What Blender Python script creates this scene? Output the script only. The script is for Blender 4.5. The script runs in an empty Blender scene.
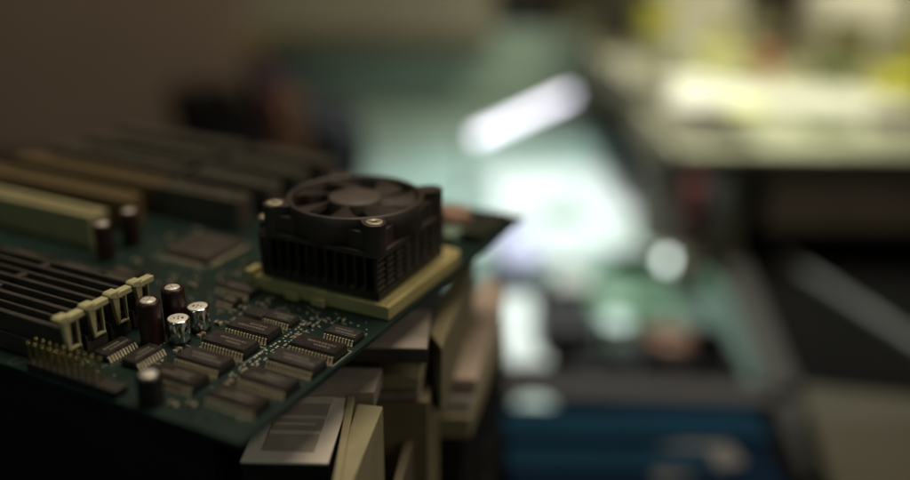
import bpy, bmesh, math, random
from mathutils import Vector, Matrix
random.seed(7)
S = 0.001                                   # all lengths below are millimetres
sc = bpy.context.scene
COL = sc.collection

# ------------------------------------------------------------------ camera
CAM = Vector((121.086, -201.860, 119.571))
YAW = math.atan2(0.44606687, 0.89499964)    # the bench and what lies on it are turned by this much against the board
RD = Vector((0.89499964, 0.44606687, 0)); FD = Vector((-0.44606687, 0.89499964, 0))
cam = bpy.data.objects.new('camera', bpy.data.cameras.new('camera')); COL.objects.link(cam)
_r = Vector((0.89494621, 0.44604024, 0.01092616)); _d = Vector((0.17400229, -0.32636359, -0.92909096)); _f = Vector((-0.41084606, 0.83338761, -0.36968989))
m = Matrix((( _r.x, -_d.x, -_f.x, CAM.x*S), (_r.y, -_d.y, -_f.y, CAM.y*S), (_r.z, -_d.z, -_f.z, CAM.z*S), (0, 0, 0, 1)))
cam.matrix_world = m
cd = cam.data
cd.sensor_width = 36.0; cd.lens = 883.53/910*36.0
cd.clip_start = 0.005; cd.clip_end = 50
cd.dof.use_dof = True; cd.dof.focus_distance = 0.249; cd.dof.aperture_fstop = 2.15; cd.dof.aperture_blades = 9; cd.dof.aperture_rotation = 0.3
sc.camera = cam

# ------------------------------------------------------------------ light
w = bpy.data.worlds.new('World'); sc.world = w; w.use_nodes = True
bgn = w.node_tree.nodes['Background']; bgn.inputs[0].default_value = (0.80, 0.86, 0.80, 1); bgn.inputs[1].default_value = 0.020
sc.view_settings.view_transform = 'Standard'; sc.view_settings.look = 'None'
sc.view_settings.exposure = 0.0; sc.view_settings.gamma = 1.0
sc.render.engine = 'CYCLES'
sc.cycles.use_denoising = True
sc.cycles.max_bounces = 6
sc.cycles.sample_clamp_indirect = 4.0

def BG(r, d, z):
    """a point r to the right of and d ahead of the camera's foot, in mm"""
    p = CAM + RD*r + FD*d
    return Vector((p.x, p.y, z))
def lamp(name, typ, loc, target, power, color, **kw):
    l = bpy.data.lights.new(name, typ); l.energy = power; l.color = color
    for k, v in kw.items(): setattr(l, k, v)
    o = bpy.data.objects.new(name, l); COL.objects.link(o)
    o.location = loc*S
    o.rotation_euler = ((target-loc)*S).to_track_quat('-Z', 'Y').to_euler()
    return o
lamp('ceiling_light', 'AREA', BG(150, 560, 1330), Vector((-40, 20, 0)), 13, (1.0, 0.86, 0.66), shape='RECTANGLE', size=0.8, size_y=0.6)
lamp('side_fill', 'AREA', BG(650, 30, 470), Vector((-10, -10, -10)), 1.3, (1.0, 0.90, 0.74), shape='RECTANGLE', size=0.35, size_y=0.5)  # unseen fill added to brighten the pale drive and right-hand faces
lamp('front_fill', 'AREA', BG(-330, -260, 330), Vector((-40, -20, 0)), 0.24, (0.66, 1.0, 0.86), shape='RECTANGLE', size=0.035, size_y=0.40)  # unseen cool fill added for streaks on the capacitor cans
lamp('bench_spotlight', 'SPOT', BG(170, 840, 560), BG(200, 870, -220), 30, (0.92, 1.0, 1.0), spot_size=math.radians(66), spot_blend=0.75, shadow_soft_size=0.05)
lamp('shelf_spotlight', 'SPOT', BG(560, 980, 620), BG(480, 1290, -90), 15.5, (1.0, 0.96, 0.72), spot_size=math.radians(68), spot_blend=0.5, shadow_soft_size=0.06)

# ------------------------------------------------------------------ materials
MATS = {}
def mat(name, col, rough=0.5, metal=0.0, emit=None, es=0.0, var=0.0, vscale=200.0, bump=0.0, bscale=900.0, spec=0.5, coat=0.0, trans=0.0):
    if name in MATS: return MATS[name]
    ma = bpy.data.materials.new(name); ma.use_nodes = True
    nt = ma.node_tree; b = nt.nodes['Principled BSDF']
    b.inputs['Roughness'].default_value = rough; b.inputs['Metallic'].default_value = metal
    b.inputs['Specular IOR Level'].default_value = spec
    b.inputs['Coat Weight'].default_value = coat; b.inputs['Coat Roughness'].default_value = 0.15
    b.inputs['Transmission Weight'].default_value = trans
    c = (*col, 1)
    b.inputs['Base Color'].default_value = c
    if emit: b.inputs['Emission Color'].default_value = (*emit, 1); b.inputs['Emission Strength'].default_value = es
    tc = nt.nodes.new('ShaderNodeTexCoord')
    if var > 0:
        n = nt.nodes.new('ShaderNodeTexNoise'); n.inputs['Scale'].default_value = vscale; n.inputs['Detail'].default_value = 5
        nt.links.new(tc.outputs['Object'], n.inputs['Vector'])
        rp = nt.nodes.new('ShaderNodeValToRGB')
        rp.color_ramp.elements[0].position = 0.3; rp.color_ramp.elements[1].position = 0.72
        rp.color_ramp.elements[0].color = tuple(max(0, x*(1-var)) for x in col)+(1,)
        rp.color_ramp.elements[1].color = tuple(min(1, x*(1+var)) for x in col)+(1,)
        nt.links.new(n.outputs['Fac'], rp.inputs['Fac']); nt.links.new(rp.outputs['Color'], b.inputs['Base Color'])
        mr = nt.nodes.new('ShaderNodeMapRange'); mr.inputs['To Min'].default_value = max(0.02, rough-0.12); mr.inputs['To Max'].default_value = min(1, rough+0.15)
        nt.links.new(n.outputs['Fac'], mr.inputs['Value']); nt.links.new(mr.outputs['Result'], b.inputs['Roughness'])
    if bump > 0:
        n2 = nt.nodes.new('ShaderNodeTexNoise'); n2.inputs['Scale'].default_value = bscale; n2.inputs['Detail'].default_value = 3
        nt.links.new(tc.outputs['Object'], n2.inputs['Vector'])
        bp = nt.nodes.new('ShaderNodeBump'); bp.inputs['Strength'].default_value = bump; bp.inputs['Distance'].default_value = 0.0004
        nt.links.new(n2.outputs['Fac'], bp.inputs['Height']); nt.links.new(bp.outputs['Normal'], b.inputs['Normal'])
    MATS[name] = ma
    return ma
PCB = mat('solder_mask', (0.008, 0.022, 0.0165), 0.36, var=0.3, vscale=45, bump=0.05, bscale=700)
TRACE = mat('masked_trace', (0.017, 0.046, 0.035), 0.30)
TIN = mat('tinned_lead', (0.74, 0.65, 0.47), 0.36, 0.45, var=0.1, vscale=900)
SILK = mat('silkscreen', (0.45, 0.47, 0.42), 0.6)
RECESS = mat('recess_shade', (0.004, 0.004, 0.004), 0.9)  # flat black painted where holes and gaps fall into shade
EPOXY = mat('chip_epoxy', (0.024, 0.020, 0.017), 0.42, var=0.25, vscale=350, bump=0.12, bscale=2600)
EPOXIES = [EPOXY, mat('chip_epoxy_grey', (0.027, 0.023, 0.020), 0.5, var=0.3, vscale=260, bump=0.14, bscale=2300), mat('chip_epoxy_gloss', (0.026, 0.021, 0.017), 0.34, var=0.25, vscale=420, bump=0.10, bscale=2800)]
PRINT = mat('chip_print', (0.16, 0.14, 0.115), 0.5)
BLACKP = mat('black_plastic', (0.022, 0.019, 0.017), 0.46, var=0.2, vscale=250, bump=0.08, bscale=1800)
SLOTB = mat('slot_plastic', (0.046, 0.038, 0.030), 0.42, var=0.2, vscale=200, bump=0.06, bscale=1500)
FANP = mat('fan_plastic', (0.036, 0.027, 0.021), 0.48, var=0.2, vscale=150, bump=0.10, bscale=2200)
ROTOR = mat('fan_rotor_plastic', (0.082, 0.064, 0.051), 0.5, var=0.2, vscale=150, bump=0.10, bscale=2200)
ANOD = mat('black_anodised', (0.022, 0.019, 0.016), 0.42, var=0.3, vscale=300)
ANOD2 = mat('pale_fin_bar', (0.085, 0.075, 0.065), .4)  # paler than the fins, for bars across the outer rows
BEIGE = mat('latch_beige', (0.46, 0.42, 0.22), 0.5, var=0.08, vscale=300)
SOCK = mat('socket_beige', (0.44, 0.37, 0.16), 0.5, var=0.10, vscale=160, bump=0.05, bscale=1200)
CREAM = mat('slot_cream', (0.33, 0.29, 0.15), 0.5, var=0.08, vscale=150)
TAN = mat('slot_tan', (0.14, 0.095, 0.04), 0.5, var=0.1, vscale=150)
SLEEVE = mat('cap_sleeve', (0.027, 0.0095, 0.0075), 0.36, var=0.15, vscale=250)
SLEEVEB = mat('cap_sleeve_black', (0.014, 0.012, 0.012), 0.35)
ALU = mat('aluminium_disc', (0.80, 0.74, 0.64), 0.5, 0.35, var=0.06, vscale=400)
CAN = mat('aluminium_can', (0.78, 0.80, 0.78), 0.16, 1.0, var=0.05, vscale=300)
BRASS = mat('screw_brass', (0.46, 0.39, 0.28), 0.5, 0.5)
GOLD = mat('gold_pin', (0.58, 0.50, 0.22), 0.3, 1.0)
STEEL = mat('brushed_steel', (0.36, 0.31, 0.265), 0.45, 0.3, var=0.18, vscale=120)
PLATE = mat('pale_plate', (0.62, 0.56, 0.48), 0.5, 0.0, var=0.10, vscale=140)
PLATE_D = mat('grey_plate', (0.32, 0.285, 0.245), 0.5, 0.0, var=0.12, vscale=140)
ISAB = mat('expansion_black', (0.074, 0.063, 0.048), 0.5, var=0.2, vscale=200)
BEZ = mat('aged_beige', (0.28, 0.245, 0.14), 0.55, var=0.10, vscale=90, bump=0.05, bscale=900)
BEZ_D = mat('aged_olive', (0.20, 0.17, 0.095), 0.55, var=0.12, vscale=90)
PINKB = mat('pinkish_card', (0.46, 0.36, 0.29), 0.6, var=0.15, vscale=60)
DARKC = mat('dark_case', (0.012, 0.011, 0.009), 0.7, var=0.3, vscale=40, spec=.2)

# ------------------------------------------------------------------ mesh helpers
class MB:
    def __init__(self): self.bm = bmesh.new(); self.mats = []
    def _mi(self, m):
        if m not in self.mats: self.mats.append(m)
        return self.mats.index(m)
    def _add(self, tmp, m, smooth=False, M=None):
        i = self._mi(m)
        bmesh.ops.recalc_face_normals(tmp, faces=tmp.faces)
        if M: bmesh.ops.transform(tmp, matrix=M, verts=tmp.verts)
        vs = [self.bm.verts.new(v.co) for v in tmp.verts]
        tmp.verts.index_update()
        for f in tmp.faces:
            try: nf = self.bm.faces.new([vs[v.index] for v in f.verts])
            except ValueError: continue
            nf.material_index = i; nf.smooth = smooth
        tmp.free(); return self
    def box(self, x0, x1, y0, y1, z0, z1, m, bev=0.0, M=None, seg=2):
        t = bmesh.new(); bmesh.ops.create_cube(t, size=1)
        for v in t.verts: v.co = Vector((x0+(v.co.x+.5)*(x1-x0), y0+(v.co.y+.5)*(y1-y0), z0+(v.co.z+.5)*(z1-z0)))
        if bev > 0: bmesh.ops.bevel(t, geom=t.edges[:], offset=bev, segments=seg, profile=.5, affect='EDGES')
        return self._add(t, m, False, M)
    def prism(self, poly, z0, z1, m, bev=0.0, M=None):
        t = bmesh.new()
        a = [t.verts.new((p[0], p[1], z0)) for p in poly]; b = [t.verts.new((p[0], p[1], z1)) for p in poly]
        n = len(poly)
        t.faces.new(a[::-1]); t.faces.new(b)
        for i in range(n): t.faces.new((a[i], a[(i+1) % n], b[(i+1) % n], b[i]))
        if bev > 0: bmesh.ops.bevel(t, geom=t.edges[:], offset=bev, segments=2, profile=.5, affect='EDGES')
        return self._add(t, m, False, M)
    def lathe(self, prof, m, cx=0, cy=0, seg=32, M=None, smooth=True):
        """prof: (radius, z) from bottom to top; radius 0 closes"""
        t = bmesh.new(); rings = []
        for r, z in prof:
            if r <= 1e-6: rings.append([t.verts.new((cx, cy, z))])
            else: rings.append([t.verts.new((cx+r*math.cos(2*math.pi*k/seg), cy+r*math.sin(2*math.pi*k/seg), z)) for k in range(seg)])
        for a, b in zip(rings, rings[1:]):
            for k in range(seg):
                k2 = (k+1) % seg
                if len(a) == 1 and len(b) == 1: continue
                if len(a) == 1: t.faces.new((a[0], b[k], b[k2]))
                elif len(b) == 1: t.faces.new((a[k], a[k2], b[0]))
                else: t.faces.new((a[k], a[k2], b[k2], b[k]))
        return self._add(t, m, smooth, M)
    def tube(self, pts, r, m, seg=10):
        t = bmesh.new(); pts = [Vector(p) for p in pts]; rings = []
        for i, p in enumerate(pts):
            d = (pts[min(i+1, len(pts)-1)]-pts[max(i-1, 0)]).normalized()
            q = d.to_track_quat('Z', 'Y')
            rr = r[i] if isinstance(r, (list, tuple)) else r
            rings.append([t.verts.new(p+q @ Vector((rr*math.cos(2*math.pi*k/seg), rr*math.sin(2*math.pi*k/seg), 0))) for k in range(seg)])
        # keep rings aligned
        for a, b in zip(rings, rings[1:]):
            o = min(range(seg), key=lambda s: (b[s].co-a[0].co).length)
            for k in range(seg): t.faces.new((a[k], a[(k+1) % seg], b[(k+1+o) % seg], b[(k+o) % seg])) if True else None
            b[:] = b[o:]+b[:o]
        t.faces.new(rings[0][::-1]); t.faces.new(rings[-1])
        return self._add(t, m, True)
    def build(self, name, parent=None, loc=(0, 0, 0), rz=0.0):
        me = bpy.data.meshes.new(name)
        bmesh.ops.scale(self.bm, vec=(S, S, S), verts=self.bm.verts)
        self.bm.to_mesh(me); self.bm.free()
        for m in self.mats: me.materials.append(m)
        o = bpy.data.objects.new(name, me); COL.objects.link(o)
        o.location = Vector(loc)*S; o.rotation_euler = (0, 0, rz)
        if parent: o.parent = parent
        return o
def tag(o, label=None, cat=None, group=None, kind=None):
    if label: o['label'] = label
    if cat: o['category'] = cat
    if group: o['group'] = group
    if kind: o['kind'] = kind
    return o
def empty(name, loc=(0, 0, 0), rz=0.0, **kw):
    o = bpy.data.objects.new(name, None); COL.objects.link(o); o.empty_display_size = 0.02
    o.location = Vector(loc)*S; o.rotation_euler = (0, 0, rz)
    return tag(o, **kw)
def copy_tree(o, parent=None, loc=None, rz=None):
    c = o.copy(); COL.objects.link(c); c.parent = parent
    if loc is not None: c.location = Vector(loc)*S
    if rz is not None: c.rotation_euler = (0, 0, rz)
    for ch in list(o.children): copy_tree(ch, c)
    return c

# ------------------------------------------------------------------ setting
PAINT = mat('wall_paint', (0.13, 0.115, 0.075), 0.8, var=0.1, vscale=4)
tag(MB().box(-2600, 2600, 0, 60, -900, 1500, PAINT).build('wall', None, BG(0, 2300, 0), YAW), 'dim olive back wall of the workroom', kind='structure')
tag(MB().box(-2600, 2600, -600, 2300, -960, -900, mat('floor_lino', (0.05, 0.045, 0.04), 0.6, var=0.2, vscale=6)).build('floor', None, BG(0, 0, 0), YAW), kind='structure')
BENCHM = mat('bench_shade', (0.004, 0.0037, 0.003), 0.8, var=0.3, vscale=14, spec=.05)  # near-black colour stands in for shade below board and shelf
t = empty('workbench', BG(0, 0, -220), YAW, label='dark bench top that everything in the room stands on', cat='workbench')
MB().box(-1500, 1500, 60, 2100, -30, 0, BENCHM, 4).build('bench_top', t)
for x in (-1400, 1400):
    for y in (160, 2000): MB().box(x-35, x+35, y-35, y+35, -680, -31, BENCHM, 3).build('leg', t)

# ------------------------------------------------------------------ motherboard
board = empty('motherboard', (0, 0, 0), 0, label='green computer motherboard with chips, slots and capacitors, resting tilted corner forward on old drives', cat='circuit board')
AX0, AX1, BY0, BY1 = -216, 1.2, -69.5, 103
pb = MB()
pb.box(AX0, AX1, BY0, BY1, -1.6, 0, PCB, 0.15, seg=1)
def trace(pts, wd, m, z0=0.02, z1=0.035):
    for (x0, y0), (x1, y1) in zip(pts, pts[1:]):
        dx, dy = x1-x0, y1-y0; L = math.hypot(dx, dy)
        if L < 1e-4: continue
        nx, ny = -dy/L*wd/2, dx/L*wd/2
        t_ = bmesh.new(); vs = [t_.verts.new((a, b, z1)) for a, b in ((x0+nx, y0+ny), (x1+nx, y1+ny), (x1-nx, y1-ny), (x0-nx, y0-ny))]
        f_ = t_.faces.new(vs); f_.normal_update()
        if f_.normal.z < 0: f_.normal_flip()
        i = pb._mi(m); vv = [pb.bm.verts.new(v.co) for v in f_.verts]; nf = pb.bm.faces.new(vv); nf.material_index = i; t_.free()
def disc(x, y, r, m, z, n=10):
    i = pb._mi(m); f_ = pb.bm.faces.new([pb.bm.verts.new((x+r*math.cos(2*math.pi*k/n), y+r*math.sin(2*math.pi*k/n), z)) for k in range(n)]); f_.material_index = i
# printed traces in bundles, with 45 degree jogs
zz = 0.03
for bnd in range(90):
    x = random.uniform(-200, -4); y = random.uniform(-66, 98); n = random.randint(3, 9); hor = random.random() < .5
    L1, L2, jog = random.uniform(6, 22), random.uniform(6, 26), random.uniform(-6, 6)
    for k in range(n):
        o = k*0.75
        if hor: pts = [(x, y+o), (x+L1+o*.4, y+o), (x+L1+abs(jog)+o*.4, y+o+jog), (x+L1+abs(jog)+L2, y+o+jog)]
        else: pts = [(x+o, y), (x+o, y+L1+o*.4), (x+o+jog, y+L1+abs(jog)+o*.4), (x+o+jog, y+L1+abs(jog)+L2)]
        pts = [(min(AX1-1, max(AX0+1, a)), min(BY1-1, max(BY0+1, b))) for a, b in pts]
        zz += 0.00006
        trace(pts, 0.28, TRACE, 0, zz)
# vias: the field between the two chip columns, and strays
for i in range(3):
    for k in range(34):
        if random.random() < .25: continue
        disc(-21.2+i*1.5+random.uniform(-.25, .25), -46+k*1.15+random.uniform(-.3, .3), random.uniform(.26, .42), TIN if random.random() < .55 else SILK, 0.055+random.random()*.004)
for k in range(60):
    disc(random.uniform(-42, -2), random.uniform(-20, -3), random.uniform(.22, .38), SILK if random.random() < .5 else TIN, 0.06+random.random()*.004)
for k in range(260):
    disc(random.uniform(AX0+4, AX1-2), random.uniform(BY0+2, BY1-3), random.uniform(.2, .36), SILK if random.random() < .4 else TIN, 0.066+random.random()*.004)
# silk-screen outlines round the chips
for (x0, y0, x1, y1) in ((-38.6, -39.6, -21.8, -30.2), (-16.4, -29.8, 0.2, -20.6), (-97, 4, -73.5, 29)):
    for p, q in (((x0, y0), (x1, y0)), ((x1, y0), (x1, y1)), ((x1, y1), (x0, y1)), ((x0, y1), (x0, y0))): trace([p, q], .18, SILK, 0, 0.074)
for k in range(70):                                                  # short component outlines
    x0 = random.uniform(-70, -3); y0 = random.uniform(-62, -4); dx_, dy_ = random.choice(((1.6, 0), (0, 1.6), (2.4, 0), (0, .9)))
    trace([(x0, y0), (x0+dx_, y0+dy_)], .16, SILK, 0, .0745+k*.00002)
for hx, hy in ((-12.8, -64.9), (-76.5, -66.6), (-8, 99)):
    disc(hx, hy, 2.6, TRACE, 0.076, 24); disc(hx, hy, 1.7, RECESS, 0.080, 24)
cb = pb.build('circuit_board', board)

def chip_mesh(L, W, H, npin, zoff=0.35, pins='y', printed=True):
    """a small outline package: body L x W x H centred on 0, leads along the two long sides"""
    b = MB(); h2 = H*.5
    prof = [(-L/2, -W/2), (L/2, -W/2), (L/2, W/2), (-L/2, W/2)]
    t = bmesh.new()
    lv = []
    for z, s in ((zoff, .22), (zoff+h2, 0), (zoff+H, .28)):
        lv.append([t.verts.new((x-math.copysign(s, x), y-math.copysign(s, y), z)) for x, y in prof])
    t.faces.new(lv[0][::-1]); t.faces.new(lv[2])
    for a, c in zip(lv, lv[1:]):
        for k in range(4): t.faces.new((a[k], a[(k+1) % 4], c[(k+1) % 4], c[k]))
    b._add(t, random.choice(EPOXIES))
    i = b._mi(RECESS); n = 14                                        # pin one dimple
    b.bm.faces.new([b.bm.verts.new((-L/2+1.1+.45*math.cos(2*math.pi*k/n), -W/2+1.2+.45*math.sin(2*math.pi*k/n), zoff+H+.012)) for k in range(n)]).material_index = i
    if printed:
        i = b._mi(PRINT)
        for row, (fx, ln) in enumerate(random.choice((((-.30, .52), (-.22, .62)), ((-.36, .3), (-.36, .66)), ((-.1, .4), (-.3, .55)), ((-.25, .6), (-.05, .3))))):   # worn marking, no longer legible
            x = fx*L; end = x+ln*L
            while x < end:
                wd = random.uniform(.35, .8); y = .6-row*1.5
                b.bm.faces.new([b.bm.verts.new(p) for p in ((x, y-.4, zoff+H+.014), (x+wd, y-.4, zoff+H+.014), (x+wd, y+.4, zoff+H+.014), (x, y+.4, zoff+H+.014))]).material_index = i
                x += wd+random.uniform(.2, .45)
    p = MB(); step = (L-1.2)/(npin-1)
    for s in (-1, 1):
        for k in range(npin):
            x = -L/2+.6+k*step; wd = step*.25
            y0 = s*(W/2-.05); y1 = s*(W/2+.50); y2 = s*(W/2+.05)
            y1 = s*(W/2+.38); y3 = s*(W/2+1.05)
            p.box(x-wd, x+wd, min(y0, y1), max(y0, y1), zoff+h2-.02, zoff+h2+.24, TIN)
            t_ = bmesh.new(); q_ = []
            for (yy, z_) in ((y1-s*.1, zoff+h2+.24), (y1-s*.1, zoff+h2-.06), (y1+s*.26, .04), (y3, .04), (y3, .26), (y1+s*.52, .28)):
                q_.append((t_.verts.new((x-wd, yy, z_)), t_.verts.new((x+wd, yy, z_))))
            for a_ in range(6): t_.faces.new((q_[a_][0], q_[a_][1], q_[(a_+1) % 6][1], q_[(a_+1) % 6][0]))
            t_.faces.new([v_[0] for v_ in q_]); t_.faces.new([v_[1] for v_ in q_][::-1])
            p._add(t_, TIN)
    return b, p
def chip(name, L, W, H, npin, loc, rz=0.0, **kw):
    b, p = chip_mesh(L, W, H, npin, **kw)
    o = b.build(name, board, loc, rz); p.build('pin_row', o)
    return o
# the two columns of long memory chips
for x, y in ((-30.1, -24.9), (-30.2, -34.8), (-30.4, -45.2), (-30.6, -55.0), (-7.6, -25.2), (-8.0, -34.7), (-8.6, -45.8), (-9.6, -56.4)): chip('memory_chip', 15.0, 6.6, 2.5, 14, (x+random.uniform(-.2, .2), y, 0), random.uniform(-.012, .012))
chip('logic_chip', 10.4, 5.4, 1.9, 10, (-6.0, -14.8, 0))
chip('logic_chip', 10.2, 5.4, 1.9, 10, (-27.8, -15.2, 0))
chip('logic_chip', 13.2, 6.0, 2.0, 12, (-52.2, -4.6, 0))
chip('logic_chip', 6.4, 4.6, 1.8, 6, (-49.0, -12.6, 0))
chip('logic_chip', 10.4, 5.4, 1.9, 10, (-57.0, -51.2, 0), math.pi/2)
chip('logic_chip', 10.4, 5.4, 1.9, 10, (-47.2, -50.6, 0), math.pi/2)
for x in (-131, -107, -155): chip('memory_chip', 18.0, 7.2, 2.4, 14, (x, -19.0, 0))
chip('logic_chip', 12, 5.4, 1.9, 10, (-92, -12, 0))
# power transistor with a tinned tab
o = MB().box(-3.2, 3.2, -2.6, 2.6, .3, 2.6, BLACKP, .25).build('voltage_regulator', board, (-35.4, -16.6, 0))
MB().box(-4.4, -.2, -4.2, -2.5, .1, 1.0, TIN, .1).box(-2.6, -1.9, 2.5, 3.8, .1, .5, TIN).box(1.5, 2.2, 2.5, 3.8, .1, .5, TIN).build('metal_tab', o)
# square controller chip, leads on four sides
q = MB().box(-10, 10, -10, 10, .4, 2.6, mat('qfp_epoxy', (0.050, 0.040, 0.033), .45, var=.2, vscale=200, bump=.1, bscale=2200), .3)
q = q.build('controller_chip', board, (-85, 16.8, 0))
p = MB()
for k in range(34):
    x = -9.2+k*.5576
    for s in (-1, 1):
        p.box(x-.14, x+.14, min(s*9.9, s*11.6), max(s*9.9, s*11.6), .1, .35, TIN); p.box(min(s*9.9, s*11.6), max(s*9.9, s*11.6), x-.14, x+.14, .1, .35, TIN)
p.build('pin_row', q)
# ---- small parts scattered in the open: chip resistors, chip capacitors
CER = mat('ceramic_part', (0.11, 0.085, 0.055), .5)
def smd(name, m, L=2.0, W=1.2, H=.7):
    b = MB(); b.box(-L/2+.3, L/2-.3, -W/2, W/2, .08, H, m, .06); b.box(-L/2, -L/2+.29, -W/2-.02, W/2+.02, .06, H+.03, TIN, .05); b.box(L/2-.29, L/2, -W/2-.02, W/2+.02, .06, H+.03, TIN, .05)
    return b
r0 = smd('x', BLACKP).build('chip_resistor', board, (-40.5, -9, 0)); k0 = smd('x', CER, 2.2, 1.4, 1.0).build('chip_capacitor', board, (-43, -25, 0))
for x, y, z in ((-63, -1, 0), (-66, 3, 1), (-71, -3, 0), (-74, 1.5, 1), (-79, -5, 0), (-62, 9, 1), (-58, 14, 0), (-40, -4.5, 1), (-43.6, -13.5, 0), (-44.4, -17.2, 1), (-18.5, -13.5, 0), (-16.2, -8.6, 1), (-12.6, -6.4, 0), (-62, 22, 0), (-66, 30, 0), (-70, 36, 1), (-20, -62, 0), (-24, -64, 0), (-66, 15, 1)):
    copy_tree(r0, board, (x, y, 0), z*math.pi/2)
for x, y, z in ((-42.4, -33, 1), (-42, -43, 1), (-17.9, -21.5, 1), (-18.2, -50, 1), (-68, -8, 0), (-76, -9, 1), (-61, 4.6, 0), (-98, -2, 0), (-104, 20, 1), (-100, 30, 0), (-72, 8, 1)):
    copy_tree(k0, board, (x, y, 0), z*math.pi/2)

# ---- electrolytic capacitors
def capacitor(r, h, body, top, loc, base=None, stripe=False):
    b = MB()
    if base is None:
        b.lathe([(0, .05), (r*.95, .05), (r, .5), (r, h-1.0), (r*.97, h-.35), (r*.84, h-.02), (r*.66, h-.05), (r*.65, h-.25), (0, h-.25)], body)
        o = b.build('capacitor', board, loc); o.rotation_euler = (random.uniform(-.025, .025), random.uniform(-.025, .025), random.uniform(0, 6))
        MB().lathe([(r*.645, h-.27), (r*.63, h-.10), (0, h-.08)], top).box(-r*.55, r*.55, -.07, .07, h-.09, h-.06, SLEEVEB).box(-.07, .07, -r*.55, r*.55, h-.09, h-.061, SLEEVEB).build('end_disc', o)
    else:
        b.lathe([(r*.92, 1.0), (r, 1.4), (r, h-.5), (r*.97, h-.15), (r*.9, h), (0, h)], body)
        o = b.build('capacitor', board, loc); o.rotation_euler = (random.uniform(-.025, .025), random.uniform(-.025, .025), random.uniform(0, 6))
        MB().lathe([(0, .05), (r*.97, .05), (r*.97, .9), (r*.9, 1.02), (0, 1.02)], SLEEVEB).build('base', o)
        d = MB(); d.lathe([(r*.88, h+.01), (r*.86, h+.04), (0, h+.05)], top)
        i = d._mi(SLEEVEB)                                           # dark polarity mark and worn print on the end
        for (x0, x1, y0, y1) in ((-.5, .45, .9, 1.5), (.1, .9, -.1, .3), (-1.0, -.4, -.2, .25), (-.3, .5, -1.2, -.85)):
            d.bm.faces.new([d.bm.verts.new(pp) for pp in ((x0, y0, h+.07), (x1, y0, h+.07), (x1, y1, h+.07), (x0, y1, h+.07))]).material_index = i
        d.build('end_disc', o)
    return o
capacitor(3.3, 13.2, SLEEVE, ALU, (-52.4, -41.6, 0)); capacitor(3.3, 13.2, SLEEVE, ALU, (-52.2, -32.3, 0))
capacitor(3.15, 7.4, CAN, ALU, (-45.8, -38.0, 0), base=1); capacitor(3.15, 7.4, CAN, ALU, (-45.8, -29.6, 0), base=1)
capacitor(3.2, 8.2, SLEEVEB, ALU, (-29.8, -65.4, 0))
capacitor(3.2, 12.6, SLEEVE, ALU, (-110.5, -3.4, 0)); capacitor(3.2, 12.6, SLEEVE, ALU, (-112.2, 10.2, 0))

# ---- memory slots with beige latches
LATCH_D = 1.5
def latch(parent, x, sgn):
    b = MB()
    X0, X1 = (x, x+2.0) if sgn > 0 else (x-2.0, x)
    # lip and cap
    def pr_(pts, dep, bev, off=0.0): b.prism(pts, 0, dep, BEIGE, bev, Matrix(((0, 0, sgn, x+off*sgn), (1, 0, 0, 0), (0, 1, 0, 0), (0, 0, 0, 1))))
    pr_([(-1.6, 12.9), (3.6, 12.9), (3.7, 14.6), (-1.6, 14.6)], 2.6, .2, -.6)
    pr_([(-4.1, 13.9), (-1.4, 12.6), (-0.4, 12.8), (-0.6, 15.1), (-3.6, 15.2), (-4.2, 14.6)], 3.0, .22, -1.2)
    pr_([(-2.9, 13.2), (-0.6, 13.2), (-1.15, 5.2), (-2.0, 5.2)], 1.5, .15)
    pr_([(1.75, 13.0), (2.3, 13.0), (2.05, 5.2), (1.6, 5.2)], 1.1, .1)
    pr_([(-2.0, 4.7), (2.05, 4.7), (2.08, 5.3), (-2.0, 5.3)], 1.3, .1)
    return b.build('latch', parent)
def memory_slot(y, n):
    b = MB(); x0, x1 = -168, -62.4
    b.box(x0, x1, -3.7, 3.7, .2, 3.6, SLOTB, .25)
    b.box(x0, x1, -3.7, -3.0, 3.5, 5.6, SLOTB, .15)
    b.box(x0, x1+0.1, -2.6, -1.55, 3.5, 11.3, SLOTB, .2); b.box(x0, x1-.6, -.15, .65, 3.5, 10.0, SLOTB, .15)               # two walls with the empty contact groove between
    b.box(x0, x1-.4, 2.3, 3.3, 3.5, 10.9, SLOTB, .2)
    b.box(x1-3.4, x1+.5, -2.2, 2.6, 3.4, 7.2, RECESS, .2)               # end block carrying the latch, painted black as the shaded gap
    b.box(-104, -101.5, -2.6, 3.2, 3.5, 10.6, SLOTB, .2)              # key in the middle
    for k in range(30): b.box(x1-5-k*3.2-.4, x1-5-k*3.2+.4, .66, 1.3, 3.5, 6.4, TIN)
    o = b.build('memory_slot', board, (0, y, 0))
    latch(o, -62.2, 1); latch(o, x0-.2, -1)
    return o
m0 = memory_slot(-60.2, 0)
for k in range(1, 4): copy_tree(m0, board, (0, -60.2+8.5*k, 0))

# ---- pin header near the front edge
h = MB().box(-70.2, -38.5, -68.8, -64.4, .1, 2.3, BLACKP, .25).build('pin_header', board)
for k in range(13):
    for j in (0, 1):
        x = -69-0+k*2.54; y = -68.0+j*2.54
        if x > -45: continue
        MB().box(x-.32, x+.32, y-.32, y+.32, 2.5, 8.3, GOLD, .12).build('pin', h)

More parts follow.
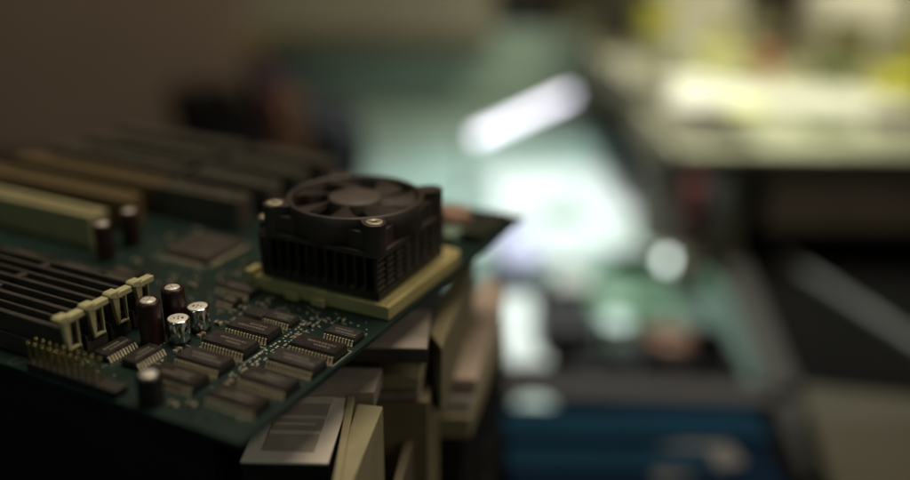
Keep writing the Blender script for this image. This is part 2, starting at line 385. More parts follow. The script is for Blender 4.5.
# ---- expansion slots
def slot(x0, x1, y, m, hgt=12.0, wd=8.4, key=None, name='expansion_slot'):
    b = MB()
    b.box(x0, x1, y-wd/2, y+wd/2, .1, hgt-2.5, m, .25)
    b.box(x0, x1, y-wd/2, y-1.3, hgt-2.55, hgt, m, .25); b.box(x0, x1, y+1.3, y+wd/2, hgt-2.55, hgt, m, .25)
    b.box(x0, x0+2.2, y-1.35, y+1.35, hgt-2.55, hgt-.05, m, .1); b.box(x1-2.2, x1, y-1.35, y+1.35, hgt-2.55, hgt-.05, m, .1)
    n = int((x1-x0-8)/2.6)
    for k in range(n):
        xx = x0+4+k*2.6; b.box(xx-.5, xx+.5, y-1.35, y-.75, hgt-2.6, hgt-.7, TIN); b.box(xx-.5, xx+.5, y+.75, y+1.35, hgt-2.6, hgt-.7, TIN)
    if key: b.box(key-1.5, key+1.5, y-1.35, y+1.35, hgt-2.55, hgt-.04, m)
    return b.build(name, board)
slot(-205, -121, 4.6, CREAM); slot(-205, -123.5, 23.6, TAN); slot(-205, -127.5, 42, TAN)
for y in (42, 60.5, 79, 97.5):
    slot(-126.5, -86.5, y, ISAB)
    if y > 50: slot(-205, -132.5, y, ISAB)
# a keyboard-style connector and coil at the far right edge
MB().box(-10.5, -2.2, 69, 95, .1, 3.4, mat('edge_connector_olive', (.036, .045, .024), .45, var=.2, vscale=120), .4).box(-8.5, -4, 72, 92, 3.35, 4.0, BLACKP, .2).build('edge_connector', board)
MB().lathe([(0, .1), (6.6, .1), (7.0, 1), (7.0, 4.4), (6.2, 5.2), (2.4, 5.2), (2.2, 4.6), (0, 4.6)], mat('coil_pink', (.34, .20, .14), .5, var=.15, vscale=200), seg=36).build('coil', board, (-20.5, 84, 0))
MB().box(-4, 4, -5, 5, .1, 3.2, mat('crystal_green', (.20, .27, .20), .4), .4).build('relay', board, (-14.5, 68, 0))

# ---- CPU socket
s = MB()
s.prism([(0, 0), (0, 47), (-1.0, 49.6), (-3.6, 50.6), (-50, 50.6), (-50, 4.0), (-50, 0)], .1, 4.5, SOCK, .35)
s.box(-36.4, -31.6, -2.0, -.3, .1, 2.4, SOCK, .3).box(-26.6, -21.9, -2.0, -.3, .1, 2.6, SOCK, .3)
for k in range(26):
    i_ = s._mi(RECESS); cx_, cy_ = -1.9, 1.8+k*1.8
    s.bm.faces.new([s.bm.verts.new((cx_+.42*math.cos(q_*math.pi/4), cy_+.42*math.sin(q_*math.pi/4), 4.512)) for q_ in range(8)]).material_index = i_
s = s.build('cpu_socket', board)
MB().box(-52.8, -49.6, -.6, 5.2, .1, 6.3, SOCK, .5).box(-52.6, -51, 4.6, 47, 2.6, 4.0, STEEL, .4).build('lever', s)

# ------------------------------------------------------------------ CPU cooler
cool = empty('cpu_cooler', (-22.8, 19.1, 4.5), 0, label='black cooling fan screwed onto a finned black heat sink, standing on the beige socket', cat='cooling fan')
hs = MB(); X0, X1, Y0, Y1 = -24.6, 18.6, -17.4, 24.4
hs.box(X0, X1, Y0, Y1, .15, 3.0, ANOD, .25)
nx, ny = 13, 8
for i in range(nx):
    for j in range(ny):
        x = X0+.75+(X1-X0-1.5)*i/(nx-1); y = Y0+1.4+(Y1-Y0-2.8)*j/(ny-1)
        if 2 <= i <= nx-3 and 2 <= j <= ny-3: continue
        hs.box(x-.48, x+.48, y-2.3, y+2.3, 2.9, 15.4, ANOD, .12, seg=1)
        for g in range(6): hs.box(x-.66, x+1.0, y-2.1, y+2.1, 3.9+g*1.9, 4.6+g*1.9, ANOD2, .1, seg=1) if i >= nx-1 or (i == 0) else None
hs.box(X0+5, X1-5, Y0+7, Y1-7, 2.9, 14, RECESS, .2)  # black core put in as the shade between the fins
hso = hs.build('heat_sink', cool)
ff = MB(); Z0, Z1 = 15.6, 25.7; PR = 17.7
ff.lathe([(19.7, Z0+.2), (21.4, Z0+.2), (21.5, Z1-.45), (21.2, Z1-.08), (20.5, Z1), (19.9, Z1-.15), (19.6, Z1-.6), (19.6, Z0+.2)], FANP, seg=72)
def post_outline():
    pts = []
    for cx, cy in ((1, 1), (-1, 1), (-1, -1), (1, -1)):
        a0 = math.atan2(cy, cx)
        for k in range(9): a = a0-math.pi/4*1.0+k*math.pi/16; pts.append((cx*PR+3.5*math.cos(a), cy*PR+3.5*math.sin(a)))
    return pts
# foot flange with a round opening
fl = bmesh.new(); outer = post_outline(); N = len(outer)
def ringpt(px, py): a = math.atan2(py, px); return (20.4*math.cos(a), 20.4*math.sin(a))
vo = [[fl.verts.new((x, y, z)) for x, y in outer] for z in (Z0, Z0+1.5)]; vi = [[fl.verts.new((*ringpt(x, y), z)) for x, y in outer] for z in (Z0, Z0+1.5)]
for k in range(N):
    k2 = (k+1) % N
    fl.faces.new((vo[0][k], vo[0][k2], vo[1][k2], vo[1][k])); fl.faces.new((vi[0][k], vi[0][k2], vi[1][k2], vi[1][k]))
    fl.faces.new((vo[1][k], vo[1][k2], vi[1][k2], vi[1][k])); fl.faces.new((vo[0][k], vo[0][k2], vi[0][k2], vi[0][k]))
ff._add(fl, FANP)
for cx, cy in ((1, 1), (-1, 1), (-1, -1), (1, -1)):
    a0 = math.atan2(cy, cx); Mp = Matrix.Translation((cx*PR, cy*PR, 0)) @ Matrix.Rotation(a0, 4, 'Z')
    out = [(-3.9, -3.5), (0, -3.5)]+[(3.5*math.cos(a), 3.5*math.sin(a)) for a in [(-math.pi/2)+k*math.pi/14 for k in range(1, 14)]]+[(0, 3.5), (-3.9, 3.5)]
    ff.prism(out, Z0+1.4, Z1-.15, FANP, .25, Mp)
for cx, cy in ((1, 1), (-1, 1), (-1, -1), (1, -1)):                  # walls running from ring to posts
    a0 = math.atan2(cy, cx); Mp = Matrix.Rotation(a0, 4, 'Z')
    ff.prism([(19.4, -7.6), (24.6, -3.42), (24.6, 3.42), (19.4, 7.6), (20.4, 4), (20.7, 0), (20.4, -4)], Z0+1.3, Z1-3.2, FANP, .15, Mp)
for k in range(4):                                                   # four spokes that carry the motor
    a = k*math.pi/2+.5; Mk = Matrix.Rotation(a, 4, 'Z'); ff.box(8, 20.5, -.9, .9, Z0+.3, Z0+1.6, BLACKP, .1, Mk)
ff.lathe([(0, Z0+.2), (9, Z0+.2), (9, Z0+2), (0, Z0+2)], BLACKP, seg=40)
ffo = ff.build('fan_frame', cool)
ro = MB()
ro.lathe([(8.0, Z0+2.4), (8.4, Z1-1.0), (8.2, Z1-.5), (7.6, Z1-.2), (0, Z1-.15)], ROTOR, seg=56)
for k in range(7):                                                   # seven pitched blades
    a0 = k*2*math.pi/7+.35
    t_ = bmesh.new(); g = []
    for i in range(7):
        r = 8.0+(19.1-8.0)*i/6; row = []
        for j in range(6):
            u = j/5; a = a0+(u-.5)*(.40+.030*i)+.22*i/6; z = Z1-2.6+u*1.7
            z += math.sin(u*math.pi)*.6
            row.append(t_.verts.new((r*math.cos(a), r*math.sin(a), z)))
        g.append(row)
    for i in range(6):
        for j in range(5): t_.faces.new((g[i][j], g[i+1][j], g[i+1][j+1], g[i][j+1]))
    bmesh.ops.solidify(t_, geom=t_.faces[:], thickness=.4)
    ro._add(t_, ROTOR, True)
ro.build('fan_rotor', cool)
for cx, cy in ((1, -1), (-1, -1)):
    b = MB(); b.lathe([(0, Z1-1.2), (2.5, Z1-1.2), (2.5, Z1+.05), (2.2, Z1+.18), (1.0, Z1+.2), (.8, Z1-.1), (0, Z1-.1)], BRASS, seg=28)
    b.box(-1.9, 1.9, -.25, .25, Z1+.05, Z1+.22, RECESS, 0, Matrix.Rotation(random.uniform(0, 3), 4, 'Z'))
    b.build('screw', cool, (cx*PR, cy*PR, 0))
# a clip wire post at the left flank
b = MB(); b.box(-26.6, -24.9, -14.8, -12.4, .3, 17.2, ANOD, .3); b.lathe([(0, 17.2), (1.5, 17.2), (1.5, 18.2), (1.0, 18.8), (0, 18.9)], BRASS, -25.8, -13.6, 18); b.build('clip', cool)

# ------------------------------------------------------------------ pile of drives under the board
def box_thing(name, poly, z0, z1, m, bev=.5):
    return MB().prism(poly, z0, z1, m, bev)
# pale plated drive under the near corner
t = empty('hard_drive', (0, 0, 0), 0, label='pale metal drive with a raised rim and grey label panel under the near board corner', cat='drive')
A = [(-38.5, -4), (-14.0, 8.2), (6.9, -43.6), (-14.0, -53.4)]
A = [(-36.5, -2.6), (-14.6, 7.6), (6.9, -43.6), (-14.0, -53.4)]
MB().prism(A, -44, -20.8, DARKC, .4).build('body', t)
def inset(poly, d):
    c = Vector((sum(p[0] for p in poly)/len(poly), sum(p[1] for p in poly)/len(poly)))
    out = []
    for i in range(len(poly)):
        p0, p1, p2 = Vector(poly[i-1]), Vector(poly[i]), Vector(poly[(i+1) % len(poly)])
        e1 = (p1-p0).normalized(); e2 = (p2-p1).normalized()
        n1 = Vector((-e1.y, e1.x)); n2 = Vector((-e2.y, e2.x))
        if n1.dot(c-p1) < 0: n1 = -n1
        if n2.dot(c-p1) < 0: n2 = -n2
        bb = (n1+n2); bb = bb/max(.2, bb.dot(n1)); out.append(tuple(p1+bb*d))
    return out
MB().prism(A, -20.85, -20.0, PLATE, .25).build('cover_plate', t)
MB().prism(inset(A, 4.6), -20.02, -19.75, PLATE_D, .05).build('label_panel', t)
lb = MB(); LB = mat('label_band', (.50, .45, .385), .6)
pa, pb_ = Vector(A[3]), Vector(A[2]); va, vb = Vector(A[0])-pa, Vector(A[1])-pb_
for f0, f1, g0, g1 in ((.22, .25, .2, .8), (.30, .32, .2, .7), (.36, .385, .2, .8), (.50, .60, .2, .82), (.66, .69, .2, .8), (.74, .80, .2, .8)):
    c00, c10, c11, c01 = [(pa+va*f).lerp(pb_+vb*f, g) for f, g in ((f0, g0), (f0, g1), (f1, g1), (f1, g0))]
    lb.prism([tuple(c00), tuple(c10), tuple(c11), tuple(c01)], -19.76, -19.6, LB)
lb.build('label_stripes', t)
t = empty('drive_bay_cover', (0, 0, 0), 0, label='beige plastic drive front on edge beside the pale plated drive', cat='plastic panel')
MB().prism([(-2.8, -14.3), (4.8, -12.1), (18.3, -53.1), (14.8, -54.9)], -90, -21, BEZ, .5).build('panel', t)
MB().prism([(-14.0, 0.6), (-12.1, 1.6), (17.9, -55.5), (16.0, -56.5)], -88, -19.5, BEZ, .3).build('rim', t)
t = empty('optical_drive', (0, 0, 0), 0, label='grey metal drive lying directly below the fan, light top edge and dark front', cat='drive')
Cq = [(-60, 2.7), (-2.0, 30.5), (9.1, 7.0), (-49, -20.8)]
MB().prism(Cq, -15.4, -10.6, mat('drive_brown', (.04, .032, .026), .5, var=.2, vscale=60), .4).build('body', t)
MB().prism(Cq, -10.65, -10.0, STEEL, .2).build('cover_plate', t)
tag(MB().prism([(-60, -21), (-4.1, 2.2), (1.0, -10.9), (-50, -38)], -24, -18, STEEL, .3).build('drive_bracket'), 'small greyish pink metal bracket below the grey drive', 'bracket')
tag(MB().prism([(-20, -1.3), (-5.0, 5.3), (7.5, 11.0), (0, 33), (-24, 22)], -118, -31.5, BEZ_D, .6).build('plastic_case'), 'dark olive plastic case standing below the thin beige lid', 'case')
tag(MB().prism([(-20, -3), (-4.0, 4.2), (5.5, 8.6), (-1, 31), (-24, 21)], -26.5, -22, BEZ, .5).prism([(-20, -1.5), (-5.0, 4.8), (4.8, 9.2), (-1, 31), (-24, 22)], -31, -27.2, STEEL, .5).build('lid_plate'), 'thin beige lid over a grey plate just below the grey drive', 'lid')
tag(MB().prism([(-12.3, 41.8), (-9.8, 44.5), (13.0, -18.4), (10.6, -19.9)], -118, -46, mat('strip_olive', (.11, .093, .055), .6), .5).build('plastic_strip'), 'long olive plastic strip on edge beside the dark olive case', 'strip')
tag(MB().prism([(1.2, 23.1), (-17.1, 78.8), (-11.1, 84.4), (9.7, 15.6)], -39, -14, BEZ_D, .6).build('floppy_drive'), 'olive flank of a slim drive below the right board edge', 'drive')
tag(MB().prism([(-9, 36), (8.8, 44.5), (-12.4, 118), (-26, 129)], -47.2, -40.5, PINKB, .8).build('cardboard_box'), 'pinkish cream cardboard box under the far part of the board', 'box')
tag(MB().prism([(-10, 35), (7.6, 42.5), (-12, 116), (-27, 129)], -53.5, -47.8, PLATE, .5).build('metal_tray'), 'pale thin tray in the pile right under the pinkish box', 'tray')
tag(MB().prism([(-12, 31), (8.8, 40.2), (-10, 114), (-28, 126)], -63, -54, BEZ, .6).build('beige_cover'), 'beige drive cover, lowest pale layer of the pile under the board', 'cover')
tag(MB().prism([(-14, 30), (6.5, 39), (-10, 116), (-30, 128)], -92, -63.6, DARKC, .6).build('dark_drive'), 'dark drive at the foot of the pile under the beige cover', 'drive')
tag(MB().prism([(-32.9, -30.9), (-18.2, -23.3), (-11.8, -38.2), (-28.6, -46.9)], -62, -46, PINKB, 1.0).build('cardboard_sleeve'), 'pinkish card sleeve below the pale plated drive', 'sleeve')
# dark cases that carry the pile
Mr = Matrix.Rotation(YAW, 4, 'Z')
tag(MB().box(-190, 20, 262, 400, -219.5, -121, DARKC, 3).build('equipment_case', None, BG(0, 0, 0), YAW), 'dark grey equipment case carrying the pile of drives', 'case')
tag(MB().box(-195, -34, -42, 80, -120.5, -6, DARKC, 3).build('cd_drive_stack'), 'boxy drive coloured black for the shade under the board', 'drive')  # its black carries the deep shade under the board

# ------------------------------------------------------------------ the bench behind
Z = -220
def on(name, r, d, z=Z, rz=0.0, **kw): return empty(name, BG(r, d, z), YAW+rz, **kw)
TEAL = mat('teal_mat', (0.30, 0.435, 0.39), .6, var=.08, vscale=12)
tag(MB().prism([(-190, 752), (120, 752), (205, 860), (235, 960), (330, 1040), (330, 1425), (-190, 1425)], .5, 3.5, TEAL, 1).build('bench_mat', None, BG(0, 0, Z), YAW), 'pale teal mat covering the far part of the bench', 'mat')
tag(MB().box(-330, 300, 1440, 1465, .5, 130, mat('teal_panel', (.36, .47, .39), .6, var=.06, vscale=12), 2).build('back_panel', None, BG(0, 0, Z), YAW), 'upright pale teal panel at the back of the mat', 'panel')
t = on('wall_shelf', 0, 1400, label='pale grey shelf above the teal panel', cat='shelf')
SHELF = mat('shelf_pale', (.34, .31, .22), .6, var=.06, vscale=10)
MB().box(-330, 60, 0, 200, 117, 240, SHELF, 3).build('shelf_board', t)
MB().box(-330, 60, -14, -1, 100, 128, mat('shade_olive', (.12, .115, .07), .6), 1).build('shelf_shade', t)  # dark strip stands in for the shaded recess below the shelf
for x in (-320, 40): MB().box(x, x+16, 68, 190, .5, 116, SHELF, 1).build('support', t)
tag(MB().box(-1500, -258, 1130, 1160, .5, 900, mat('brown_board', (.27, .20, .15), .75, var=.06, vscale=6), 3).build('partition_panel', None, BG(0, 0, Z), YAW), 'plain brown partition board behind the black slots', 'partition')
# tangled cables
t = on('cable_heap', -250, 1000, label='dark heap of tangled cables behind the black slots', cat='cables')
CB = [mat('cable_black', (.006, .005, .005), .6, spec=.15), mat('cable_purple', (.035, .018, .030), .5), mat('cable_orange', (.16, .08, .04), .5), mat('cable_yellow', (.20, .15, .02), .5), mat('cable_navy', (.03, .03, .045), .5), mat('cable_red', (.10, .035, .025), .5)]
rng = random.Random(3)
def cable(mi, cx, cy, rx, ry, h, r, turns=1.4):
    pts = []; n = 40; ph = rng.uniform(0, 6.3)
    for k in range(n):
        a = ph+turns*2*math.pi*k/n; s = 1+.25*math.sin(2.3*a+ph)
        pts.append((cx+rx*s*math.cos(a), cy+ry*s*math.sin(a), r+h*(.5+.5*math.sin(1.7*a+ph*2))))
    MB().tube(pts, r, CB[mi]).build('cable', t)
for k in range(30): cable(0, rng.uniform(-15, 120), rng.uniform(-30, 50), rng.uniform(18, 30), rng.uniform(20, 40), rng.uniform(30, 85), rng.uniform(6, 9))
for k in range(11): cable(0, rng.uniform(-52, -22), rng.uniform(-20, 20), 17, 20, 108, 9)
for k in range(4): cable(0, rng.uniform(-20, 10), 20, 18, 22, 70, 7)
for k in range(4): cable(1, rng.uniform(34, 48), -20, 13, 18, 152, 7)
for k in range(3): cable(5, rng.uniform(54, 64), -40, 11, 14, 128, 6)
for k in range(1): cable(2, 74, -50, 9, 12, 122, 5)
for k in range(5): cable(4, rng.uniform(84, 128), rng.uniform(-40, 20), 17, 24, rng.uniform(70, 105), 6.5)
cable(3, 20, 30, 9, 12, 176, 4)
# tube lamp
t = on('tube_lamp', 92, 1113, label='lit white tube lamp hanging slanted over the teal mat', cat='lamp')
TUBE = mat('tube_glow', (.9, .9, .9), .4, emit=(.86, .82, 1.0), es=3.0)
METAL = mat('lamp_metal', (.3, .3, .28), .4, .7)
d = Vector((.503, .864, 0)); n0 = Vector((0, 0, 70))
MB().tube([tuple(n0+d*s) for s in (-142, -70, 0, 70, 142)], 5.5, TUBE, 16).build('glowing_tube', t)
for s in (-1, 1):
    MB().tube([tuple(n0+d*s*142.3), tuple(n0+d*s*153)], 7.6, METAL, 16).build('end_cap', t)
    e = n0+d*s*150; MB().tube([(e.x, e.y, 4), (e.x, e.y, 63)], 2.5, METAL, 10).build('stand_post', t)
MB().tube([tuple(n0+d*s+Vector((0, 0, -66))) for s in (-156, 156)], 3.5, METAL, 8).build('base', t)
# papers in the lamp light
WHITE = mat('paper_white', (.64, .72, .715), .7, var=.03, vscale=10)
def sheet(r, d, w, l, rz, z, label, m=WHITE, th=4.0):
    return tag(MB().box(-w/2, w/2, -l/2, l/2, .3, th, m, .3).build('paper_stack', None, BG(r, d, Z+z), YAW+rz), label, 'papers', 'papers on the teal mat')
sheet(160, 950, 220, 270, .05, 3.6, 'large bright white paper stack under the lamp light')
sheet(85, 850, 110, 120, -.25, 8.2, 'smaller white paper stack lying across the corner of the large one')
sheet(215, 850, 80, 90, .3, 8.2, 'pale grey green paper pad beside the small glowing bead', mat('paper_green', (.5, .62, .54), .7))
# lavender plastic bag
t = MB()
bm_ = bmesh.new(); bmesh.ops.create_icosphere(bm_, subdivisions=3, radius=1)
for v in bm_.verts:
    nn = .85+.22*math.sin(v.co.x*5+1)*math.cos(v.co.y*4)+.1*math.sin(v.co.z*9); v.co = Vector((v.co.x*26*nn, v.co.y*60*nn, 24+24*v.co.z*nn))
    v.co.z = max(v.co.z, .5)
t._add(bm_, mat('bag_lavender', (.58, .62, .86), .35), True)
tag(t.build('plastic_bag', None, BG(62, 765, Z+3.6), YAW), 'crumpled lavender plastic bag behind the narrow white card strip', 'bag')
# white card
tag(MB().box(-17, 17, -78, 78, .3, 3, WHITE, .3).build('card_strip', None, BG(57, 672, Z+.3), YAW+.02), 'bright white narrow card strip right of the drive pile', 'card')
# small glowing bead added to give the bright round spot of light
t = on('glow_bead', 206, 772, Z+3.6, label='small round glowing bead on a stub base, right of the paper stacks', cat='lamp')
MB().lathe([(0, .2), (9, .2), (9, 4), (4, 6), (0, 6)], METAL).build('base', t)
MB().lathe([(5.0, 6.1), (6.6, 8.5), (6.6, 11), (4.5, 14.6), (0, 16)], mat('bead_glow', (.9, .9, .9), .4, emit=(.86, 1, .92), es=3.4)).build('bead', t)
# green board on the bench
t = on('green_circuit_board', 186, 700, label='spare green circuit board lying flat behind the black tray', cat='circuit board')
GB = mat('green_board', (.085, .17, .105), .45, var=.2, vscale=40)
MB().box(-66, 62, -42, 70, .4, 2.4, GB, .3).build('board', t)
for x, y, L, W in ((-40, 10, 24, 24), (0, 40, 30, 12), (30, 20, 14, 20), (-10, -20, 18, 10), (42, 50, 14, 14), (-48, -25, 14, 8)): MB().box(x-L/2, x+L/2, y-W/2, y+W/2, 2.5, 5.5, BLACKP if x > -20 else mat('chip_pale', (.3, .42, .34), .5), .3).build('chip', t)
tag(MB().box(-35, 20, -70, 90, .4, 3, mat('teal_pad', (.055, .095, .075), .6, var=.1, vscale=20), 1).build('rubber_pad', None, BG(225, 640, Z), YAW-.12), 'dull teal rubber pad along the tan strip', 'pad')
# black tray with copper spool and jar
t = on('parts_tray', 157, 607, label='shallow black tray holding the copper spool and the jar', cat='tray')
TR = mat('tray_black', (.010, .010, .010), .5)
MB().box(-62, 62, -34, 34, .4, 3, TR, .5).box(-62, -58, -34, 34, 2.9, 12, TR, .5).box(58, 62, -34, 34, 2.9, 12, TR, .5).box(-58, 58, -34, -30, 2.9, 12, TR, .5).box(-58, 58, 30, 34, 2.9, 12, TR, .5).build('tray', t)
t = on('wire_spool', 168, 606, Z+3.1, label='copper brown wire spool lying in the black tray', cat='spool')
COP = mat('copper_wire', (.21, .115, .075), .4, .3, var=.2, vscale=80)
MB().lathe([(6, .2), (23, .2), (23, 1.6), (6, 1.6), (6, .2)], TR).lathe([(6, 16), (23, 16), (23, 17.2), (6, 17.2), (6, 16)], TR).build('flange', t)
b = MB()
for k in range(6): b.lathe([(12+8.5*math.cos(a)*.0+8.2, 2.6+k*2.2), (21.4, 3.7+k*2.2), (20.2, 4.7+k*2.2)], COP)
b.lathe([(6.2, 17.25), (20, 17.3), (20.5, 18.2), (6.2, 18.2), (6.2, 17.25)], COP)
b.build('wire', t)
t = on('glass_jar', 128, 612, Z+3.1, label='small pale cyan jar beside the copper spool', cat='jar')
MB().lathe([(0, .2), (12, .2), (13, 2), (13, 18), (11, 21), (0, 21)], mat('jar_cyan', (.42, .62, .60), .25)).build('body', t)
MB().lathe([(0, 21.2), (12, 21.2), (12, 27), (11, 28), (0, 28)], mat('cyan_disc', (.62, .80, .78), .3)).build('lid', t)
tag(MB().box(-22, 22, -30, 30, .3, 24, TR, 1.5).build('adapter_block', None, BG(92, 640, Z), YAW), 'black power adapter block between card strip and jar', 'adapter')
tag(MB().box(-16, 16, -22, 22, .3, 20, mat('pale_block', (.4, .44, .4), .5), 1.5).build('plastic_box', None, BG(106, 712, Z+3.6), YAW), 'small pale grey box behind the black adapter block', 'box')
# red-topped bottle and a box before the shelf
t = on('red_bottle', 213, 738, label='slim bottle with a dark red upper half in front of the raised shelf', cat='bottle')
MB().lathe([(0, .2), (12, .2), (13, 2), (13, 44), (0, 44)], mat('bottle_greyish', (.16, .17, .13), .4)).build('body', t)
MB().lathe([(0, 44.2), (13.2, 44.2), (13.2, 84), (9, 96), (9, 104), (0, 104)], mat('bottle_red', (.10, .014, .010), .35)).build('wrapper', t)
tag(MB().box(-15, 15, -18, 18, .3, 70, mat('box_greyp', (.22, .20, .165), .6), 1).build('cardboard_box', None, BG(205, 830, Z+3.6), YAW+.2), 'upright dull pinkish grey box left of the red topped bottle', 'box')
# tan strip
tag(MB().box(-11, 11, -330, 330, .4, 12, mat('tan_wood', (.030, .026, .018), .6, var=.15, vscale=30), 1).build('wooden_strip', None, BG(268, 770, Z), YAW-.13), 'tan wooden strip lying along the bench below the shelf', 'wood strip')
# blue case in front
t = on('blue_case', 103, 340, label='blue plastic case with lid and grey rim at the bottom of the view', cat='case')
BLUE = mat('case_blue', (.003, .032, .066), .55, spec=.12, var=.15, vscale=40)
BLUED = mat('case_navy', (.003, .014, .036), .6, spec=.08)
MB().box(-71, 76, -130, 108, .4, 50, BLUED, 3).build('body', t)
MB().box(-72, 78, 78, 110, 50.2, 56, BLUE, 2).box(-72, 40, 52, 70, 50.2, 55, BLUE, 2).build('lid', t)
MB().box(-72, -48, 108.3, 110.5, 20, 48, METAL, 1).build('latch', t)
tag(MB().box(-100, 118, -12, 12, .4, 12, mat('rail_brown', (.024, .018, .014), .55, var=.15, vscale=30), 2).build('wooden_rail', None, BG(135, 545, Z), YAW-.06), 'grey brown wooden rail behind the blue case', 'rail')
tag(MB().box(-27, 27, -13, 13, .3, 2, mat('paper_grey', (.15, .15, .15), .7), .2).build('paper_slip', None, BG(132, 405, Z+50.2), YAW+.3), 'grey paper slip lying on the blue case', 'paper')
# olive box bottom right
t = on('storage_box', 312, 420, rz=-.2, label='olive storage box at the bottom right corner', cat='box')
OL = mat('box_olive', (.075, .069, .045), .6, var=.12, vscale=25)
MB().box(-95, 160, -120, 60, .4, 34, OL, 3).build('body', t)
MB().box(-98, 163, -123, 63, 34.2, 42, OL, 3).build('lid', t)
# grey rail on the bench
tag(MB().box(-170, 170, -4.5, 4.5, .4, 7, mat('rail_grey', (.14, .145, .13), .5, .1, var=.15, vscale=40), 1).build('metal_rail', None, BG(352, 715, Z), YAW+math.atan2(-190, 50)), 'grey metal rail lying slanted below the lit shelf', 'rail')

# ------------------------------------------------------------------ raised shelf on the right
CRM = mat('shelf_cream', (.36, .35, .205), .55, var=.5, vscale=13)
t = on('raised_shelf', 0, 0, label='cream topped raised shelf with brown front on the right', cat='shelf')
MB().box(206, 1400, 778, 1750, 114, 120, CRM, 1.5).build('shelf_top', t)
MB().box(210, 1400, 786, 1750, 92, 113.6, mat('shelf_core', (.045, .036, .026), .7), 1).build('shelf_frame', t)
MB().box(300, 1400, 790, 806, 40, 91.5, mat('apron_brown', (.14, .108, .078), .6, var=.15, vscale=20), 1).build('apron', t)
for x in (262, 1380): MB().box(x, x+18, 800, 1700, .5, 91.4, mat('support_dark', (.12, .11, .075), .6), 1).build('support', t)
ZS = -100
CLO = mat('cloth_olive', (.25, .225, .145), .85, var=.2, vscale=30)
bm_ = bmesh.new(); rows = []
for i in range(41):
    dd = 800+i*13; row = []
    for j, (rr, zz_) in enumerate(((285, -98.2), (240, -97.9), (212, -98.6), (202, -103), (199, -108), (197, -114), (196, -119), (195, -124), (194, -129))):
        wv = 3*math.sin(i*.55+j*.4)*max(0, j-2)/6+1.5*math.sin(i*1.3)*max(0, j-3)/5
        row.append(bm_.verts.new((rr+wv, dd, zz_+(.8*math.sin(i*.9+j) if j > 3 else 0))))
    rows.append(row)
for i in range(40):
    for j in range(8): bm_.faces.new((rows[i][j], rows[i][j+1], rows[i+1][j+1], rows[i+1][j]))
bmesh.ops.solidify(bm_, geom=bm_.faces[:], thickness=-1.2)
b = MB(); b._add(bm_, CLO, True)
tag(b.build('draped_cloth', None, BG(0, 0, 0), YAW), 'olive brown cloth draped over the left end of the raised shelf', 'cloth')
def boxy(name, r, d, w, l, h_, m, label, cat, rz=0.0, group=None, bev=2):
    o = empty(name, BG(r, d, ZS), YAW+rz, label=label, cat=cat, group=group)
    MB().box(-w/2, w/2, -l/2, l/2, .3, h_, m, bev).build('body', o)
    MB().box(-w/2-.8, w/2+.8, -l/2-.8, l/2+.8, h_+.1, h_+4, m, 1).build('lid', o)
    return o
CR1 = mat('card_cream', (.62, .60, .47), .65, var=.06, vscale=15); CR2 = mat('card_pale', (.70, .69, .58), .65, var=.05, vscale=15)
YEL = mat('yellow_plastic', (.52, .50, .05), .5); YELP = mat('yellow_pale', (.64, .63, .26), .6); ORG = mat('orange_plastic', (.55, .22, .10), .5)
OLV = mat('olive_label', (.21, .20, .085), .6)
boxy('yellow_box', 288, 1290, 46, 60, 66, YEL, 'upright yellow box next to the dark pillar', 'box')
boxy('cream_box', 372, 1480, 110, 90, 110, CR2, 'large pale cream box at the back of the shelf behind the yellow pad', 'box', .1)
boxy('pale_yellow_pad', 345, 1170, 62, 60, 22, YELP, 'pale yellow pad in front of the large cream box', 'pad', .2)
boxy('orange_box', 404, 1150, 18, 30, 26, ORG, 'little orange box between pad and cream canister', 'box')
t = empty('dark_bottle', BG(528, 1400, ZS), YAW, label='dark brown bottle between the cream containers', cat='bottle')
DB = mat('bottle_brown', (.05, .03, .025), .3)
MB().lathe([(0, .3), (20, .3), (21, 3), (21, 95), (9, 125), (9, 150), (0, 150)], DB).build('body', t)
t = empty('cream_canister', BG(552, 1250, ZS), YAW, label='wide cream canister with an olive label', cat='canister')
MB().lathe([(0, .3), (66, .3), (70, 4), (66, 88), (58, 100), (0, 101)], CR2, seg=48).build('body', t)
MB().box(-48, -4, -74.5, -50, 14, 64, OLV, 1).build('label', t)
boxy('cream_carton', 690, 1270, 90, 90, 120, CR1, 'cream carton at the right edge of the shelf', 'carton', -.1)
boxy('yellow_tub', 505, 985, 50, 50, 30, YEL, 'low yellow tub at the right end of the shelf', 'tub', .15)
def pile(r, d, w, l, h_, rz, label, m):
    return tag(MB().box(-w/2, w/2, -l/2, l/2, .3, h_, m, .4).build('paper_pile', None, BG(r, d, ZS), YAW+rz), label, 'papers', 'papers on the raised shelf')
pile(285, 1010, 130, 150, 8, .15, 'cream paper pile at the left end of the shelf', CR1)
pile(420, 950, 150, 120, 10, -.12, 'whitish paper pile in the middle of the shelf', mat('paper_shelf', (.50, .485, .36), .7, var=.12, vscale=25))
pile(225, 1180, 60, 80, 12, .3, 'dull small paper pile near the dark pillar', mat('card_dull', (.35, .33, .24), .7))
pile(560, 900, 120, 110, 6, .2, 'pale yellow green paper pile at the right front of the shelf', YELP)
tag(MB().lathe([(0, .3), (13, .3), (14, 1), (14, 9), (12, 10), (0, 10.2)], mat('cyan_disc', (.62, .80, .78), .3)).build('cyan_disc', None, BG(58, 522, Z)), 'pale cyan disc added for reflected light, lying by the left end of the wooden rail', 'lid')  # added for the light patch reflected off the blue case
boxy('brown_carton', 214, 1010, 46, 110, 20, mat('carton_dull', (.20, .18, .11), .7), 'dull brown carton on the left end of the raised shelf', 'carton', .05)
DUL = mat('olive_dull', (.26, .26, .13), .65); GRN = mat('green_dull', (.20, .26, .10), .6); BRN = mat('brown_small', (.10, .07, .045), .6)
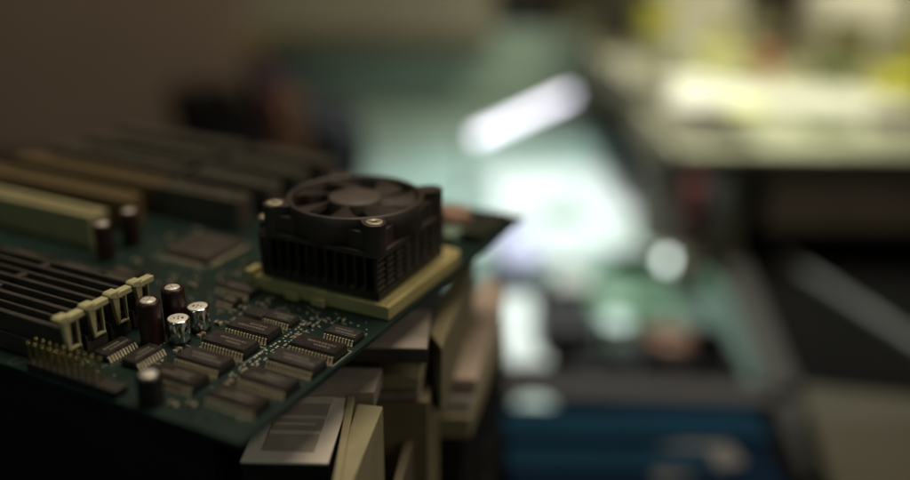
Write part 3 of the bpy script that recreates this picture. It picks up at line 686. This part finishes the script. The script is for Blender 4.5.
for (nm, r, d, w_, l_, h_, m_, lb, ca) in (('tape_box', 318, 1235, 40, 40, 34, CR2, 'small white box just right of the yellow box', 'box'), ('glue_box', 262, 1180, 34, 30, 40, DUL, 'dull olive box just left of the pale yellow pad', 'box'), ('tin_box', 372, 1260, 30, 30, 46, YELP, 'pale yellow tin box behind the orange box', 'box'),
    ('brown_block', 432, 1215, 22, 26, 40, BRN, 'small dark brown block left of the cream canister', 'block'), ('green_box', 478, 1110, 40, 34, 18, GRN, 'flat dull green box in front of the cream canister', 'box'), ('yellow_note', 312, 930, 40, 34, 5, YELP, 'pale yellow note block near the front left of the shelf', 'note block'), ('brown_tool', 452, 870, 60, 14, 12, BRN, 'dark brown bar lying near the front of the shelf', 'bar'), ('olive_pad', 370, 850, 44, 30, 6, DUL, 'dull olive pad near the front edge of the shelf', 'pad'), ('film_box', 612, 1150, 44, 40, 50, YEL, 'bright yellow box near the cream carton', 'box'), ('grey_block', 335, 1060, 46, 30, 12, DUL, 'flat olive block lying between the two front paper piles', 'block'),
    ('wide_carton', 452, 1560, 70, 60, 150, CR2, 'tall pale carton behind the dark brown bottle', 'carton'), ('tall_box', 640, 1420, 60, 60, 150, CR1, 'tall cream box behind the bright yellow box', 'box')): boxy(nm, r, d, w_, l_, h_, m_, lb, ca, random.uniform(-.25, .25))
for (nm, r, d, w_, l_, h_, m_, lb, ca) in (('note_card', 120, 900, 40, 60, 1.5, mat('card_green', (.34, .46, .40), .6), 'grey green card on the large white paper stack', 'card'), ('black_marker', 232, 1010, 14, 90, 12, BRN, 'dark brown marker beside the large white paper stack', 'marker'), ('foil_sheet', 205, 905, 50, 40, 2, mat('foil_pale', (.85, .88, .9), .3), 'shiny white card on the right part of the paper stack', 'card')):
    tag(MB().box(-w_/2, w_/2, -l_/2, l_/2, .3, h_, m_, .3).build(nm, None, BG(r, d, Z+(12.6 if r < 150 or nm == 'foil_sheet' else 3.6)), YAW+random.uniform(-.3, .3)), lb, ca)
# dark pillars at the back
PIL = mat('pillar_dark', (.05, .047, .032), .6, var=.15, vscale=20)
t = on('dark_pillar', 252, 1395, label='dark square pillar left of the yellow box', cat='pillar')
MB().box(-34, 34, -30, 30, .5, 420, PIL, 3).build('shaft', t); MB().box(-38, 38, -34, 34, .4, 12, PIL, 2).build('foot', t)
t = on('speaker_box', 112, 1480, Z, label='narrow black upright box on the teal panel line', cat='box')
MB().box(-28, 28, -10, 40, .5, 260, TR, 3).build('cabinet', t); MB().lathe([(0, 0), (12, 0), (13, 2), (0, 2.5)], PIL, M=Matrix.Translation((0, -10.2, 190)) @ Matrix.Rotation(math.pi/2, 4, 'X')).build('speaker', t)
boxy('grey_binder', 40, 1560, 60, 60, 190, SHELF, 'grey olive binder between shelf and black box', 'binder').location = BG(40, 1530, Z)*S
